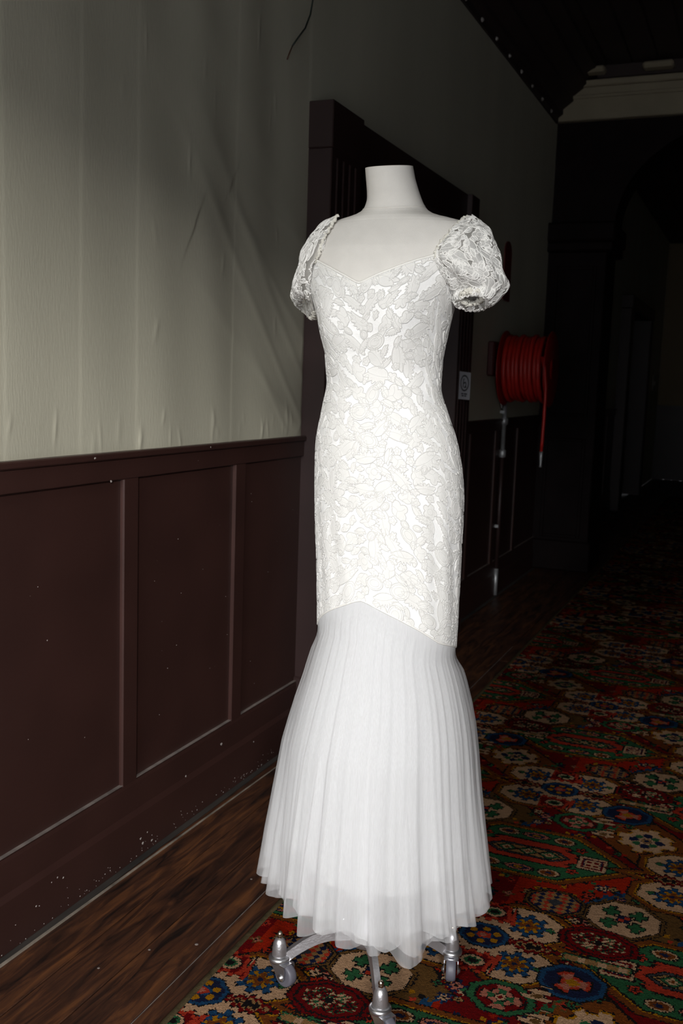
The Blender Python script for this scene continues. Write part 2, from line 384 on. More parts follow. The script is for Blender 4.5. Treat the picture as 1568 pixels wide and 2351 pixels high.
# ------------------------------------------------------------------ carpet runner with knotted pattern
def make_tile(k=.003):
    PU, PV = .90, .88
    nu, nv = int(round(PU/k)), int(round(PV/k))
    U, Vv = np.meshgrid((np.arange(nu)+.5)*PU/nu, (np.arange(nv)+.5)*PV/nv)
    C = {'red': lin(176,50,34), 'deep': lin(118,20,22), 'cream': lin(214,172,136), 'navy': lin(30,36,66), 'green': lin(52,104,66), 'olive': lin(112,80,44),
         'dark': lin(26,20,20), 'blue': lin(38,76,112), 'gold': lin(186,128,44), 'pink': lin(198,124,104), 'brown': lin(128,70,34), 'grey': lin(70,70,74), 'tan': lin(170,128,84), 'coral': lin(196,74,58)}
    img = np.zeros((nv, nu, 3)); img[:] = C['deep'][:3]
    r = np.random.default_rng(11)
    jit = (r.random((nv, nu)) - .5) * .0042
    wr = lambda d, p: (d + p/2) % p - p/2
    def each(mu, mv, fn):
        for (a, b) in ((0, 0), (.45, .44)):
            fn(wr(U-mu-a, PU), wr(Vv-mv-b, PV))
    def fill(mask, c): img[mask] = np.array(C[c][:3])
    octd = lambda u, v, ru, rv, q=.72: np.maximum(np.maximum(abs(u)/ru, abs(v)/rv), (abs(u)/ru + abs(v)/rv)*q) * min(ru, rv) - min(ru, rv) + jit
    dia = lambda u, v, ru, rv: (abs(u)/ru + abs(v)/rv - 1)*min(ru, rv)*.8 + jit
    el = lambda u, v, ru, rv: (np.hypot(u/ru, v/rv) - 1)*min(ru, rv) + jit
    def gear(u, v, r_, n=8, a=.18): an = np.arctan2(v, u); return np.hypot(u, v) - r_*(1 + a*np.sign(np.cos(n*an))) + jit
    def band(sd, specs):
        for d, c in specs: fill(sd < d, c)
    # fields
    each(.225, .21, lambda u, v: fill(np.maximum(abs(u), abs(v)) < .21, 'red'))
    each(.30, .20, lambda u, v: fill(dia(u, v, .15, .17) < 0, 'olive'))
    each(.27, -.25, lambda u, v: fill(dia(u, v, .14, .15) < 0, 'brown'))
    for (mu, mv, ru, rv, c) in ((.30,.20,.15,.17,'blue'), (.27,-.25,.14,.15,'green')):
        each(mu, mv, lambda u, v: fill((abs(dia(u, v, ru, rv) + .006*np.sign(np.sin(u*260))) < .008) & (v*u < 0), c))
        each(mu, mv, lambda u, v: fill((abs(dia(u, v, ru, rv)) < .004) & (v*u > 0), 'dark'))
    # small florals all over
    for k_ in range(112):
        mu, mv = r.uniform(0, .9), r.uniform(0, .88); c1, c2 = r.choice(['navy','dark','deep','olive','dark']), r.choice(['pink','cream','coral','gold','tan','green'])
        s = r.uniform(.008, .014); n = int(r.integers(4, 6))
        def fl(u, v, s=s, c1=c1, c2=c2, n=n):
            fill(gear(u, v, s*1.35, n, .28) < 0, c1); fill(gear(u, v, s*.85, n, .25) < 0, c2); fill(np.hypot(u, v) < s*.35, 'dark')
        each(mu, mv, fl)
    for k_ in range(120):
        mu, mv = r.uniform(0, .9), r.uniform(0, .88); c = r.choice(['coral','navy','green','gold','dark','red'])
        each(mu, mv, lambda u, v: fill(np.maximum(abs(u), abs(v))+jit < .006, c))
    # green lozenge
    def green(u, v):
        sd = np.maximum(abs(v)-.125, (abs(u)*.52 + abs(v)*.62) - .130) + jit
        band(sd, ((.020,'dark'), (.017,'brown'), (.004,'gold'), (.001,'dark'), (-.003,'green')))
        h = np.maximum(abs(v)-.062, (abs(u)*.55 + abs(v)*.5) - .082) + jit + .004*np.sign(np.sin(v*190))
        band(h, ((0,'dark'), (-.006,'coral')))
        c = np.maximum(abs(v)-.026, abs(u)*.6+abs(v)*.75-.062) + jit
        band(c, ((.006,'dark'), (.002,'grey'), (-.002,'dark'), (-.006,'tan')))
        for x in (-.055, 0, .055): band(dia(u-x, v, .024, .020), ((.004,'dark'), (0,'green'), (-.006,'cream'), (-.011,'brown')))
        for sx in (-1, 1):
            q = np.maximum(abs(u-sx*.165), abs(v)) + jit
            band(q-.034, ((.004,'dark'), (0,'cream'), (-.007,'deep'), (-.012,'navy'), (-.014,'cream')))
            for a in (-.009, .009):
                for b in (-.009, .009): fill(np.hypot(u-sx*.165-a, v-b) < .006, 'deep')
            for sy in (-1, 1):
                band(el(u-sx*.075, v-sy*.095, .026, .017), ((.003,'dark'), (0,'cream'), (-.004,'brown'), (-.011,'navy')))
                band(gear(u-sx*.125, v-sy*.062, .012, 5), ((.003,'dark'), (0,'coral'), (-.006,'dark')))
        for sy in (-1, 1): band(el(u, v-sy*.096, .034, .015), ((.003,'dark'), (0,'pink'), (-.005,'navy'), (-.010,'gold')))
    each(0, .44, green)
    # cream star medallion
    def cream(u, v):
        lob = np.minimum.reduce([octd(u-a, v-b, .082, .068) for a in (-.078, .078) for b in (-.078, .078)])
        sd = np.minimum.reduce([lob, dia(u, v, .172, .05), np.maximum(abs(u)-.06, abs(v)-.12)+jit])
        band(sd, ((.022,'dark'), (.018,'brown'), (.007,'gold'), (.004,'dark'), (0,'cream')))
        for a in (-.083, .083):
            for b in (-.080, .080):
                g = gear(u-a, v-b, .040, 8, .16)
                band(g, ((.003,'dark'), (0,'blue'), (-.014,'navy'), (-.018,'gold')))
                fill(gear(u-a, v-b, .017, 4, .3) < 0, 'brown'); fill(np.hypot(u-a, v-b) < .006, 'navy')
                for (p, q) in ((.05, .0), (-.05, .02)): band(gear(u-a-p*np.sign(a), v-b-q*np.sign(b)*1.6, .008, 4), ((.002,'dark'), (0,'green')))
        for s in (-1, 1):
            t_ = np.maximum(abs(u) - (.052 - (abs(v)-.07)*.2), abs(v - s*.105) - .036) + jit + .005*np.sign(np.sin(u*230))
            band(t_, ((.003,'dark'), (0,'coral'), (-.010,'deep')))
            band(el(u, v-s*.105, .024, .020), ((.003,'dark'), (0,'cream'), (-.006,'green'), (-.011,'dark')))
            d = dia(u-s*.105, v, .062, .026) + .003*np.sign(np.sin(u*300))
            band(d, ((.003,'dark'), (0,'deep'), (-.007,'tan'), (-.011,'dark')))
        o = octd(u, v, .052, .046)
        band(o, ((.003,'dark'), (0,'blue'), (-.008,'navy')))
        for k_ in range(6):
            a = k_*math.pi/3 + .5; fill(np.hypot(u-.030*math.cos(a), v-.026*math.sin(a)) < .0085, 'gold')
        band(el(u, v, .016, .012), ((.003,'blue'), (0,'coral'), (-.006,'pink')))
    each(0, 0, cream)
    # octagons between
    def o1(u, v):
        band(octd(u, v, .078, .070), ((.012,'dark'), (.009,'olive'), (.003,'dark'), (0,'cream')))
        for s in (-1, 1):
            for q in (-1, 1):
                e = np.minimum(np.maximum(abs(u-s*.030)-.018, abs(v-q*.026)-.007), np.maximum(abs(u-s*.030)-.007, abs(v-q*.028)-.020)) + jit
                band(e, ((.003,'dark'), (0,'green')))
        band(np.maximum(abs(u), abs(v))+jit-.013, ((.003,'dark'), (0,'navy'))); fill((u*v > 0) & (np.maximum(abs(u), abs(v)) < .012), 'coral')
    each(.275, .204, o1)
    def o2(u, v):
        band(octd(u, v, .062, .052), ((.008,'dark'), (.004,'olive'), (0,'dark'), (-.004,'navy')))
        k_ = (np.floor((u+v)/.017) + np.floor((u-v)/.017)).astype(int)
        fill((octd(u, v, .055, .046) < 0) & (k_ % 2 == 0), 'tan'); fill((octd(u, v, .055, .046) < 0) & (k_ % 4 == 1), 'coral'); fill(octd(u, v, .016, .012) < 0, 'grey')
    each(.118, .21, o2)
    def o3(u, v):
        band(octd(u, v, .075, .052), ((.008,'dark'), (.005,'deep'), (-.002,'dark'), (-.006,'deep')))
        m_ = (octd(u, v, .056, .036) < 0); bl = np.sin(u*230 + 2*np.sin(v*170)) * np.sin(v*260 + 1.5*np.sin(u*150)) + r.normal(0, .25, u.shape)
        fill(m_ & (bl > .05), 'green'); fill(m_ & (bl > .42), 'cream'); fill(m_ & (bl < -.6), 'dark'); fill(np.hypot(u, v)+jit < .010, 'dark')
    each(.236, .078, o3)
    def dash(u, v):
        d = np.maximum(abs(u)-.066, abs(v)-.0085) + jit
        band(d, ((.007,'dark'), (.004,'green'), (.001,'tan'))); fill((d < 0) & (np.sin(u*145) > .3), 'cream')
    each(.244, -.004, dash)
    def o4(u, v):
        band(octd(u, v, .062, .055), ((.008,'dark'), (.004,'blue'), (-.006,'navy')))
        g = gear(u, v, .030, 3, .26); band(g, ((.005,'dark'), (0,'coral'), (-.008,'pink'))); fill(dia(u, v, .018, .014) < 0, 'gold')
    each(.205, -.094, o4)
    def o5(u, v):
        band(octd(u, v, .060, .050), ((.007,'dark'), (.004,'green'), (-.008,'dark'), (-.011,'deep')))
        band(gear(u, v, .032, 4, .22), ((.003,'dark'), (0,'pink'))); fill(gear(u, v, .020, 4, .3) < 0, 'green'); band(np.hypot(u, v)+jit-.010, ((.003,'dark'), (0,'cream'), (-.005,'deep')))
    each(.085, -.205, o5)
    def o6(u, v):
        s = np.maximum(np.maximum(abs(u), abs(v))*.95, (abs(u)+abs(v))*.72) + .007*np.sign(np.sin(8*np.arctan2(v, u))) + jit
        band(s-.062, ((.009,'dark'), (.005,'gold'), (.0,'cream')))
        for k_ in range(4):
            a = k_*math.pi/2; fill(el(u-.033*math.cos(a), v-.033*math.sin(a), .013, .013) < 0, 'navy'); a += .785; fill(el(u-.030*math.cos(a), v-.030*math.sin(a), .011, .011) < 0, 'green')
        band(np.hypot(u, v)+jit-.013, ((.002,'navy'), (0,'tan'), (-.006,'navy')))
    each(.27, -.24, o6)
    for (a, b) in ((.16,-.25), (.15,-.17)):
        def cl(u, v):
            e = np.minimum(el(u, v, .022, .016), np.maximum(abs(u-.012)-.006, abs(v-.012)-.022)) + .005*np.sign(np.sin(v*260)); band(e, ((.003,'dark'), (0,'cream'))); fill(el(u, v, .011, .008) < 0, 'olive')
        each(a, b, cl)
    # wear and per-knot abrash
    img *= .42*(1 + .26*(r.random((nv, nu, 1)) - .5)) * (1 + .10*np.sin(Vv*2*np.pi/PV*3)[..., None])
    return img, PU, PV
TILE, PU, PV = make_tile()
CX0, CX1, CY0, CY1 = -.932, .63, -.4, 12.0
def carpet_patch(x0, x1, y0, y1, k):
    nx, ny = max(2, int(round((x1-x0)/k))), max(2, int(round((y1-y0)/k)))
    X = np.linspace(x0, x1, nx+1); Y = np.linspace(y0, y1, ny+1); XX, YY = np.meshgrid(X, Y)
    r = np.random.default_rng(2)
    z = .0085 + (r.random(XX.shape)-.5)*min(k, .006)*.35
    V = np.stack([XX, YY, z], -1).reshape(-1, 3)
    i = np.arange(ny)[:, None]*(nx+1) + np.arange(nx)[None]
    F = np.stack([i, i+1, i+nx+2, i+nx+1], -1).reshape(-1, 4)
    xc = (X[:-1]+X[1:])/2 + .473; yc = (Y[:-1]+Y[1:])/2 - 2.017
    nv, nu = TILE.shape[:2]
    wob = .004*np.sin(yc[:, None]*7) + 0*xc[None]
    iu = np.floor((((xc[None] + wob) % PU)/PU)*nu).astype(int) % nu; iv = np.floor((((yc[:, None] + 0*xc[None]) % PV)/PV)*nv).astype(int) % nv
    return V, F, TILE[iv, iu].reshape(-1, 3)
def carpet_mat():
    M = bpy.data.materials.new('knotted_wool_pile'); M.use_nodes = True; N = M.node_tree.nodes; L = M.node_tree.links; b = N['Principled BSDF']
    a = N.new('ShaderNodeAttribute'); a.attribute_name = 'knot'; hs = N.new('ShaderNodeHueSaturation'); hs.inputs['Value'].default_value = 1.0; hs.inputs['Saturation'].default_value = 1.05
    tc = N.new('ShaderNodeTexCoord'); n = N.new('ShaderNodeTexNoise'); n.inputs['Scale'].default_value = 420; L.new(tc.outputs['Object'], n.inputs[0])
    mr = N.new('ShaderNodeMapRange'); mr.inputs['To Min'].default_value = .55; mr.inputs['To Max'].default_value = 1.35; L.new(n.outputs[0], mr.inputs[0])
    L.new(a.outputs['Color'], hs.inputs['Color']); mx = N.new('ShaderNodeMix'); mx.data_type = 'RGBA'; mx.blend_type = 'MULTIPLY'; mx.inputs[0].default_value = 1
    L.new(hs.outputs[0], mx.inputs[6]); L.new(mr.outputs[0], mx.inputs[7]); L.new(mx.outputs[2], b.inputs['Base Color'])
    b.inputs['Roughness'].default_value = .9; b.inputs['Specular IOR Level'].default_value = .08
    bp = N.new('ShaderNodeBump'); bp.inputs['Strength'].default_value = .7; bp.inputs['Distance'].default_value = .003; L.new(n.outputs[0], bp.inputs['Height']); L.new(bp.outputs[0], b.inputs['Normal'])
    return M
PS = [carpet_patch(CX0, .12, 1.15, 2.90, .003), carpet_patch(CX0, .12, 2.90, 5.0, .006), carpet_patch(CX0, .12, 5.0, CY1, .018),
      carpet_patch(CX0, .12, CY0, 1.15, .02), carpet_patch(.12, CX1, CY0, CY1, .02)]
Vs, Fs, Cs = [], [], []; off = 0
for v_, f_, c_ in PS: Vs.append(v_); Fs.append(f_+off); Cs.append(c_); off += len(v_)
rug = tag(empty('hall_runner', ((CX0+CX1)/2, (CY0+CY1)/2, 0)), 'long red patterned oriental runner with cream and green medallions on the dark floorboards', 'carpet')
pile = mk('pile', np.concatenate(Vs), np.concatenate(Fs), carpet_mat(), rug)
at_ = pile.data.attributes.new('knot', 'FLOAT_COLOR', 'FACE')
cc = np.concatenate(Cs); at_.data.foreach_set('color', np.concatenate([np.clip(cc, 0, 1), np.ones((len(cc), 1))], 1).astype(np.float32).ravel())
M_bind = mat('olive_wool_binding', (.062,.046,.022), .9, var=.35, vscale=60, bump=.5, bscale=500, spec=.1)
for sx, x in ((-1, CX0), (1, CX1)):
    a, b_ = (x-.014, x+.007) if sx < 0 else (x-.007, x+.014)
    mb = MB(); P = [(a, 0.0005), (a+.003, .006), ((a+b_)/2, .0100), (b_-.003, .0095), (b_, .004)]
    mb.add([(q, CY0, z) for q, z in P] + [(q, CY1, z) for q, z in P], [(k+5, k+6, k+1, k) for k in range(4)])
    mb.build('binding', M_bind, rug, True)
mb = MB(); mb.box(CX0, CX1, CY0, CY1, .0004, .006); mb.build('backing', M_bind, rug)

# ------------------------------------------------------------------ body frame of the dress form
CB = np.array([-.657, 1.774]); D_ = CB/np.hypot(*CB)
TV = -D_; RV = np.array([D_[1], -D_[0]])           # towards the viewer side, and sideways
PSI = math.radians(24); cP, sP = math.cos(PSI), math.sin(PSI)
def W(r, t, z):
    r, t, z = np.broadcast_arrays(np.asarray(r, float), np.asarray(t, float), np.asarray(z, float))
    return np.stack([CB[0] + r*RV[0] + t*TV[0], CB[1] + r*RV[1] + t*TV[1], z], -1)
SIL = np.array([(1.343,-.1395,.1119),(1.3114,-.1299,.1053),(1.2793,-.1239,.0995),(1.2511,-.1172,.0960),(1.2220,-.1127,.0925),(1.1984,-.1120,.0930),(1.1634,-.1158,.1005),(1.1341,-.1223,.1141),(1.1054,-.1280,.1257),(1.0757,-.1304,.1329),(1.0460,-.1309,.1397),(0.9869,-.1290,.1454),(0.9264,-.1263,.1459),(0.8663,-.1225,.1461),(0.8057,-.1195,.1468),(0.7437,-.1164,.1473),(0.6925,-.1150,.1455),(.62,-.114,.144)])
KB = np.array([(1.343,.80),(1.28,.80),(1.2,.80),(1.1,.78),(1.0,.78),(.9,.80),(.75,.84),(.62,.86)])[::-1]
tb = []
for z, a, b in SIL:
    k = np.interp(z, KB[:, 0], KB[:, 1]); tb.append((z, (b-a)/2/math.sqrt(cP**2 + (k*sP)**2), 0, (a+b)/2)); tb[-1] = (z, tb[-1][1], k*tb[-1][1], tb[-1][3])
top_ = [(1.36,.138,.107,-.014),(1.39,.152,.105,-.013),(1.42,.160,.098,-.012),(1.44,.165,.092,-.011),(1.455,.166,.085,-.010),(1.468,.163,.078,-.010),(1.478,.158,.073,-.010),(1.4865,.150,.069,-.009),(1.493,.140,.066,-.009),(1.4985,.113,.063,-.008),(1.503,.088,.060,-.007),(1.508,.072,.057,-.006),(1.514,.0615,.0545,-.006),(1.522,.0555,.052,-.006),(1.535,.0505,.049,-.0065),(1.55,.0475,.047,-.009),(1.57,.0450,.046,-.0125),(1.592,.0435,.045,-.0150)]
BT = np.array(sorted(tb + top_))
def smooth_tab(z, col):
    z = np.asarray(z, float)
    w = 0; s = 0
    sg = np.where(z > 1.53, .0022, np.where(z > 1.44, .0055, np.where(z > 1.35, .008, .014)))
    for q, g in ((-2,.06),(-1,.24),(0,.4),(1,.24),(2,.06)): s = s + g*np.interp(z + q*sg, BT[:, 0], BT[:, col])
    return s
def body(th, z, off=0.0, sc=1.0):
    th, z = np.broadcast_arrays(np.asarray(th, float), np.asarray(z, float))
    A = smooth_tab(z, 1)*sc + off; B = smooth_tab(z, 2)*sc + off; s = smooth_tab(z, 3)
    tw = (th + np.pi) % (2*np.pi) - np.pi
    bust = .020*np.exp(-((z-1.305)/.055)**2)*(np.exp(-((tw-.62)/.42)**2) + np.exp(-((tw+.62)/.42)**2))
    butt = .018*np.exp(-((z-1.0)/.08)**2)*np.exp(-((np.abs(tw)-np.pi)/.9)**2)
    fs = np.interp(z, [1.36,1.44,1.49,1.52,1.59], [0,-.004,-.012,-.012,-.002])
    x = A*np.sin(th); y = B*np.cos(th) + bust - butt + fs
    tilt = np.interp(z, [1.5, 1.52, 1.595], [0, .10, .16])
    return W(s + cP*x - sP*y, cP*y + sP*x, z - tilt*y)
def ringmesh(P, close_a=True):
    nb, na = P.shape[:2]; V = P.reshape(-1, 3)
    if close_a:
        i = np.arange(nb-1)[:, None]*na; j = np.arange(na)[None]; j2 = (j+1) % na
        F = np.stack([i+j, i+j2, i+na+j2, i+na+j], -1).reshape(-1, 4)
    else:
        i = np.arange(nb-1)[:, None]*na; j = np.arange(na-1)[None]
        F = np.stack([i+j, i+j+1, i+na+j+1, i+na+j], -1).reshape(-1, 4)
    return V, F
TH = np.linspace(-np.pi, np.pi, 240, endpoint=False)

# ------------------------------------------------------------------ dress form (mannequin on a castor base)
MID = np.array([-.6487, 1.7553])
M_linen = mat('form_linen', (.645,.62,.58), .85, var=.03, vscale=30, bump=.18, bscale=900, spec=.15)
M_seam = mat('form_seam_tape', (.62,.59,.545), .85)
M_cast = mat('silver_painted_iron', (.50,.485,.50), .34, metal=.85, var=.10, vscale=40, bump=.13, bscale=220)
M_zinc = mat('zinc_plated_steel', (.58,.58,.60), .28, metal=.95, var=.06, vscale=30)
M_rub = mat('grey_rubber_tyre', (.095,.092,.112), .5)
M_brass = mat('nickel_finial', (.66,.58,.46), .2, metal=1.0)
form = tag(empty('dress_form', (MID[0], MID[1], 0)), 'cream linen dressmaker form on a silver castor base wearing the white gown', 'mannequin')
zz = np.concatenate([np.linspace(.84, 1.34, 60), np.linspace(1.345, 1.48, 50), np.linspace(1.4815, 1.530, 50), np.linspace(1.533, 1.590, 22)])
P = body(TH[None], zz[:, None])
Vt, Ft = ringmesh(P); n0 = len(Vt)
zt = 1.590
cap1 = body(TH, np.full(240, zt)); cen = cap1.mean(0)
mk('torso', Vt, Ft, M_linen, form, True)
mb = MB(); rim = [cap1*1.0, cap1 + np.array([0,0,.0012]), cen + (cap1-cen)*.96 + np.array([0,0,.0016])]
mb.add(np.concatenate(rim + [cen[None] + np.array([[0,0,.0016]])]), [(i*240+k, i*240+(k+1) % 240, (i+1)*240+(k+1) % 240, (i+1)*240+k) for i in range(2) for k in range(240)] + [(480+k, 480+(k+1) % 240, 720) for k in range(240)])
mb.build('neck_cap', M_seam, form)
ring = body(TH[::3], 1.520 - .004*np.cos(TH[::3]), .0001)
mb = MB(); mb.tube(list(ring) + [ring[0], ring[1]], .0008, 5, False); mb.build('neck_seam', M_seam, form, True)
mb = MB(); mb.lathe([(.014,.10),(.014,.90)], (MID[0], MID[1], 0), n=16); mb.build('pole', M_zinc, form, True)
mb = MB(); mb.lathe([(.015,.085),(.034,.088),(.036,.100),(.034,.125),(.024,.140),(.019,.165),(.018,.20)], (MID[0], MID[1], 0), n=24); mb.build('hub', M_cast, form, True)
A0 = math.radians(29.85)
WHEEL_DIR = {0: -74, 1: 160, 2: -20, 3: -30}      # heading of each wheel
for k, nm in enumerate(('right', 'back', 'left', 'front')):
    an = A0 + k*math.pi/2; d = np.array([math.cos(an), math.sin(an)]); R0 = .175
    post = MID + d*R0
    # curved arm: flat bar of rectangular section
    s_ = np.linspace(.0, 1, 16); mb = MB(); V = []
    for q in s_:
        rr = .025 + q*(R0-.033); zc = .108 + .018*math.sin(min(1, q*1.5)*math.pi*.5)*0 - .050*max(0, (q-.30)/.70)**1.7; hh = .0125 - .002*q; ww = .0085
        pr = np.array([-d[1], d[0]])
        for (a, b) in ((-ww, -hh), (ww, -hh), (ww*.7, hh), (-ww*.7, hh)):
            p = MID + d*rr + pr*a; V.append((p[0], p[1], zc + b))
    F = [(i*4+j, i*4+(j+1) % 4, (i+1)*4+(j+1) % 4, (i+1)*4+j) for i in range(15) for j in range(4)] + [(3,2,1,0), (60,61,62,63)]
    mb.add(V, F); mb.build('leg', M_cast, form)
    cs = MB(); cs.lathe([(.0125,.052),(.0150,.054),(.0150,.060),(.0142,.072),(.0125,.083),(.009,.0905),(.004,.0935)], (post[0], post[1], .0094), n=20)
    cst = cs.build('castor', M_cast, form, True)
    MB().lathe([(.0045,.090),(.0050,.094),(.0040,.0965),(.0055,.0985),(.0058,.1015),(.0040,.1050),(.0012,.1068)], (post[0], post[1], .0094), n=14).build('finial', M_brass, cst, True)
    MB().lathe([(.010,.0455),(.0205,.0462),(.0215,.049),(.0215,.053),(.0185,.0562),(.0145,.0575)], (post[0], post[1], .0094), n=24).build('swivel_plate', M_zinc, cst, True)
    wa = math.radians(WHEEL_DIR[k]); wd_ = np.array([math.cos(wa), math.sin(wa)]); ax = np.array([-wd_[1], wd_[0]])
    wc = post + wd_*.0195; rw = .0235
    def fr(a, f, z): p = wc + wd_*f + ax*a; return (p[0], p[1], z + .0094)
    mb = MB(); n = 28; pf = [(-.0085,.0135),(-.0100,.0195),(-.0085,.0222),(-.004,.0235),(.004,.0235),(.0085,.0222),(.0100,.0195),(.0085,.0135)]
    mb.add([fr(a, r_*math.cos(2*math.pi*j/n), rw + r_*math.sin(2*math.pi*j/n)) for a, r_ in pf for j in range(n)],
           [(i*n+j, i*n+(j+1) % n, (i+1)*n+(j+1) % n, (i+1)*n+j) for i in range(7) for j in range(n)] + [tuple(range(n))[::-1], tuple(7*n+j for j in range(n))])
    mb.build('wheel', M_rub, cst, True)
    mb = MB()
    for s in (-1, 1):
        o_, i_ = s*.0145, s*.0128
        poly = [(-.030,.0455),(.008,.0455),(.0095,.040),(.0085,.020),(.004,.0135),(-.004,.0130),(-.010,.018),(-.022,.034),(-.032,.041)]
        m2 = len(poly); Vp = [fr(o_, f, z) for f, z in poly] + [fr(i_, f, z) for f, z in poly]
        mb.add(Vp, [tuple(range(m2)), tuple(range(m2, 2*m2))[::-1]] + [(j, (j+1) % m2, m2+(j+1) % m2, m2+j) for j in range(m2)])
    c8 = [(-.0145,-.032),(.0145,-.032),(.0145,.008),(-.0145,.008)]
    mb.add([fr(a, f, .0445) for a, f in c8] + [fr(a, f, .0465) for a, f in c8], [(3,2,1,0),(4,5,6,7),(0,1,5,4),(1,2,6,5),(2,3,7,6),(3,0,4,7)])
    mb.build('fork', M_zinc, cst)
    for s in (-1, 1):
        Vp = [fr(s*a, r_*math.cos(2*math.pi*j/12), .0215 + r_*math.sin(2*math.pi*j/12)) for a, r_ in ((.0140,.0072),(.0158,.0072),(.0166,.0045),(.0185,.0040),(.0190,.0015)) for j in range(12)]
        MB().add(Vp, [(i*12+j, i*12+(j+1) % 12, (i+1)*12+(j+1) % 12, (i+1)*12+j) for i in range(4) for j in range(12)] + [tuple(48+j for j in range(12))]).build('axle_bolt', M_zinc, cst, True)

# ------------------------------------------------------------------ the gown
gown = tag(empty('wedding_gown', (CB[0], CB[1], .15)), 'white lace mermaid gown with puff sleeves and tulle skirt on the dress form', 'dress')

def cloth(name, col, rough=.7, sheen=.0, net=0.0, spec=.3, var=0.0):
    M = mat(name, col, rough, var=var, vscale=25, spec=spec, sheen=sheen)
    if net:
        N = M.node_tree.nodes; L = M.node_tree.links; tc = N.new('ShaderNodeTexCoord')
        v = N.new('ShaderNodeTexVoronoi'); v.feature = 'DISTANCE_TO_EDGE'; v.inputs['Scale'].default_value = 620; v.inputs['Randomness'].default_value = .35; L.new(tc.outputs['Object'], v.inputs[0])
        mr = N.new('ShaderNodeMapRange'); mr.inputs['From Max'].default_value = .12; L.new(v.outputs[0], mr.inputs[0]); mr.inputs['To Min'].default_value = 1; mr.inputs['To Max'].default_value = 0
        bp = N.new('ShaderNodeBump'); bp.inputs['Strength'].default_value = net; bp.inputs['Distance'].default_value = .0006
        L.new(mr.outputs[0], bp.inputs['Height']); L.new(bp.outputs[0], N['Principled BSDF'].inputs['Normal'])
    return M
M_satin = cloth('white_satin_under_net', (.87,.865,.85), .42, .0, .5, .35)
M_motif = cloth('woven_lace_motif', (.705,.695,.67), .85, .1, .30, .1)
M_cord = cloth('lace_cord_outline', (.585,.575,.555), .8, .1, 0, .1)
M_pipe = cloth('satin_piping', (.78,.765,.72), .5, 0, 0, .3)
M_cord_s = cloth('sleeve_cord_outline', (.80,.785,.755), .8, .1, 0, .1)
M_ruff = cloth('gathered_ivory_edge', (.74,.715,.64), .85, .1, .6, .1)

def sheer(name, col, fac, streak=0.0, speck=900.0, trl=.45, netdark=False):
    M = bpy.data.materials.new(name); M.use_nodes = True; N = M.node_tree.nodes; L = M.node_tree.links
    for n in list(N):
        if n.type == 'BSDF_PRINCIPLED': N.remove(n)
    out = [n for n in N if n.type == 'OUTPUT_MATERIAL'][0]
    d = N.new('ShaderNodeBsdfDiffuse'); d.inputs[0].default_value = (*col, 1); t = N.new('ShaderNodeBsdfTranslucent'); t.inputs[0].default_value = (*col, 1)
    m1 = N.new('ShaderNodeMixShader'); m1.inputs[0].default_value = trl; L.new(d.outputs[0], m1.inputs[1]); L.new(t.outputs[0], m1.inputs[2])
    tr = N.new('ShaderNodeBsdfTransparent'); m2 = N.new('ShaderNodeMixShader'); L.new(tr.outputs[0], m2.inputs[1]); L.new(m1.outputs[0], m2.inputs[2])
    tc = N.new('ShaderNodeTexCoord'); mp = N.new('ShaderNodeMapping'); mp.inputs['Scale'].default_value = (1, 1, .012 if streak else 1); L.new(tc.outputs['Object'], mp.inputs[0])
    n = N.new('ShaderNodeTexNoise'); n.inputs['Scale'].default_value = 620 if streak else speck; n.inputs['Detail'].default_value = 2; L.new(mp.outputs[0], n.inputs[0])
    mr = N.new('ShaderNodeMapRange'); mr.inputs['From Min'].default_value = .3; mr.inputs['From Max'].default_value = .7
    w = streak if streak else .12
    mr.inputs['To Min'].default_value = fac - w; mr.inputs['To Max'].default_value = fac + w; L.new(n.outputs[0], mr.inputs[0]); L.new(mr.outputs[0], m2.inputs[0])
    L.new(m2.outputs[0], out.inputs['Surface'])
    return M

DEG = np.pi/180
def neck_z(th):
    a = np.abs((np.asarray(th) + np.pi) % (2*np.pi) - np.pi)/DEG
    return np.interp(a, [0,3,12,26,36,54,62,80,92,110,130,180], [1.372,1.3745,1.386,1.4025,1.413,1.428,1.430,1.385,1.372,1.376,1.41,1.41])
def seam_z(th):
    a = np.abs((np.asarray(th) + np.pi) % (2*np.pi) - np.pi)/DEG
    q = 0
    for k, g in ((-5,.2),(0,.6),(5,.2)): q = q + g*np.interp(np.abs(a+k), [0,30,45,66,114,180], [.8055,.774,.756,.727,.6975,.680])
    return q
NB, NA = 200, 300
THD = np.linspace(-np.pi, np.pi, NA, endpoint=False)
BB = np.linspace(0, 1, NB)
ZG = neck_z(THD)[None]*(1-BB[:, None]) + seam_z(THD)[None]*BB[:, None]
GD = body(THD[None], ZG, .0035)
# soft drag lines at the waist and hip
nrm = GD - np.stack([np.full_like(ZG, CB[0]), np.full_like(ZG, CB[1]), ZG], -1); nrm /= np.linalg.norm(nrm, axis=-1, keepdims=True)
wv = .0011*np.sin(ZG*95 + 2.2*np.sin(THD[None]*2))*np.exp(-((ZG-1.20)/.07)**2) + .0012*np.sin(THD[None]*17 + ZG*14)*np.exp(-((ZG-.86)/.12)**2)
GD = GD + nrm*wv[..., None]
V_, F_ = ringmesh(GD)
bod = mk('lace_bodice', V_, F_, M_satin, gown, True); bod['label'] = 'fitted white satin sheath under ivory corded lace'

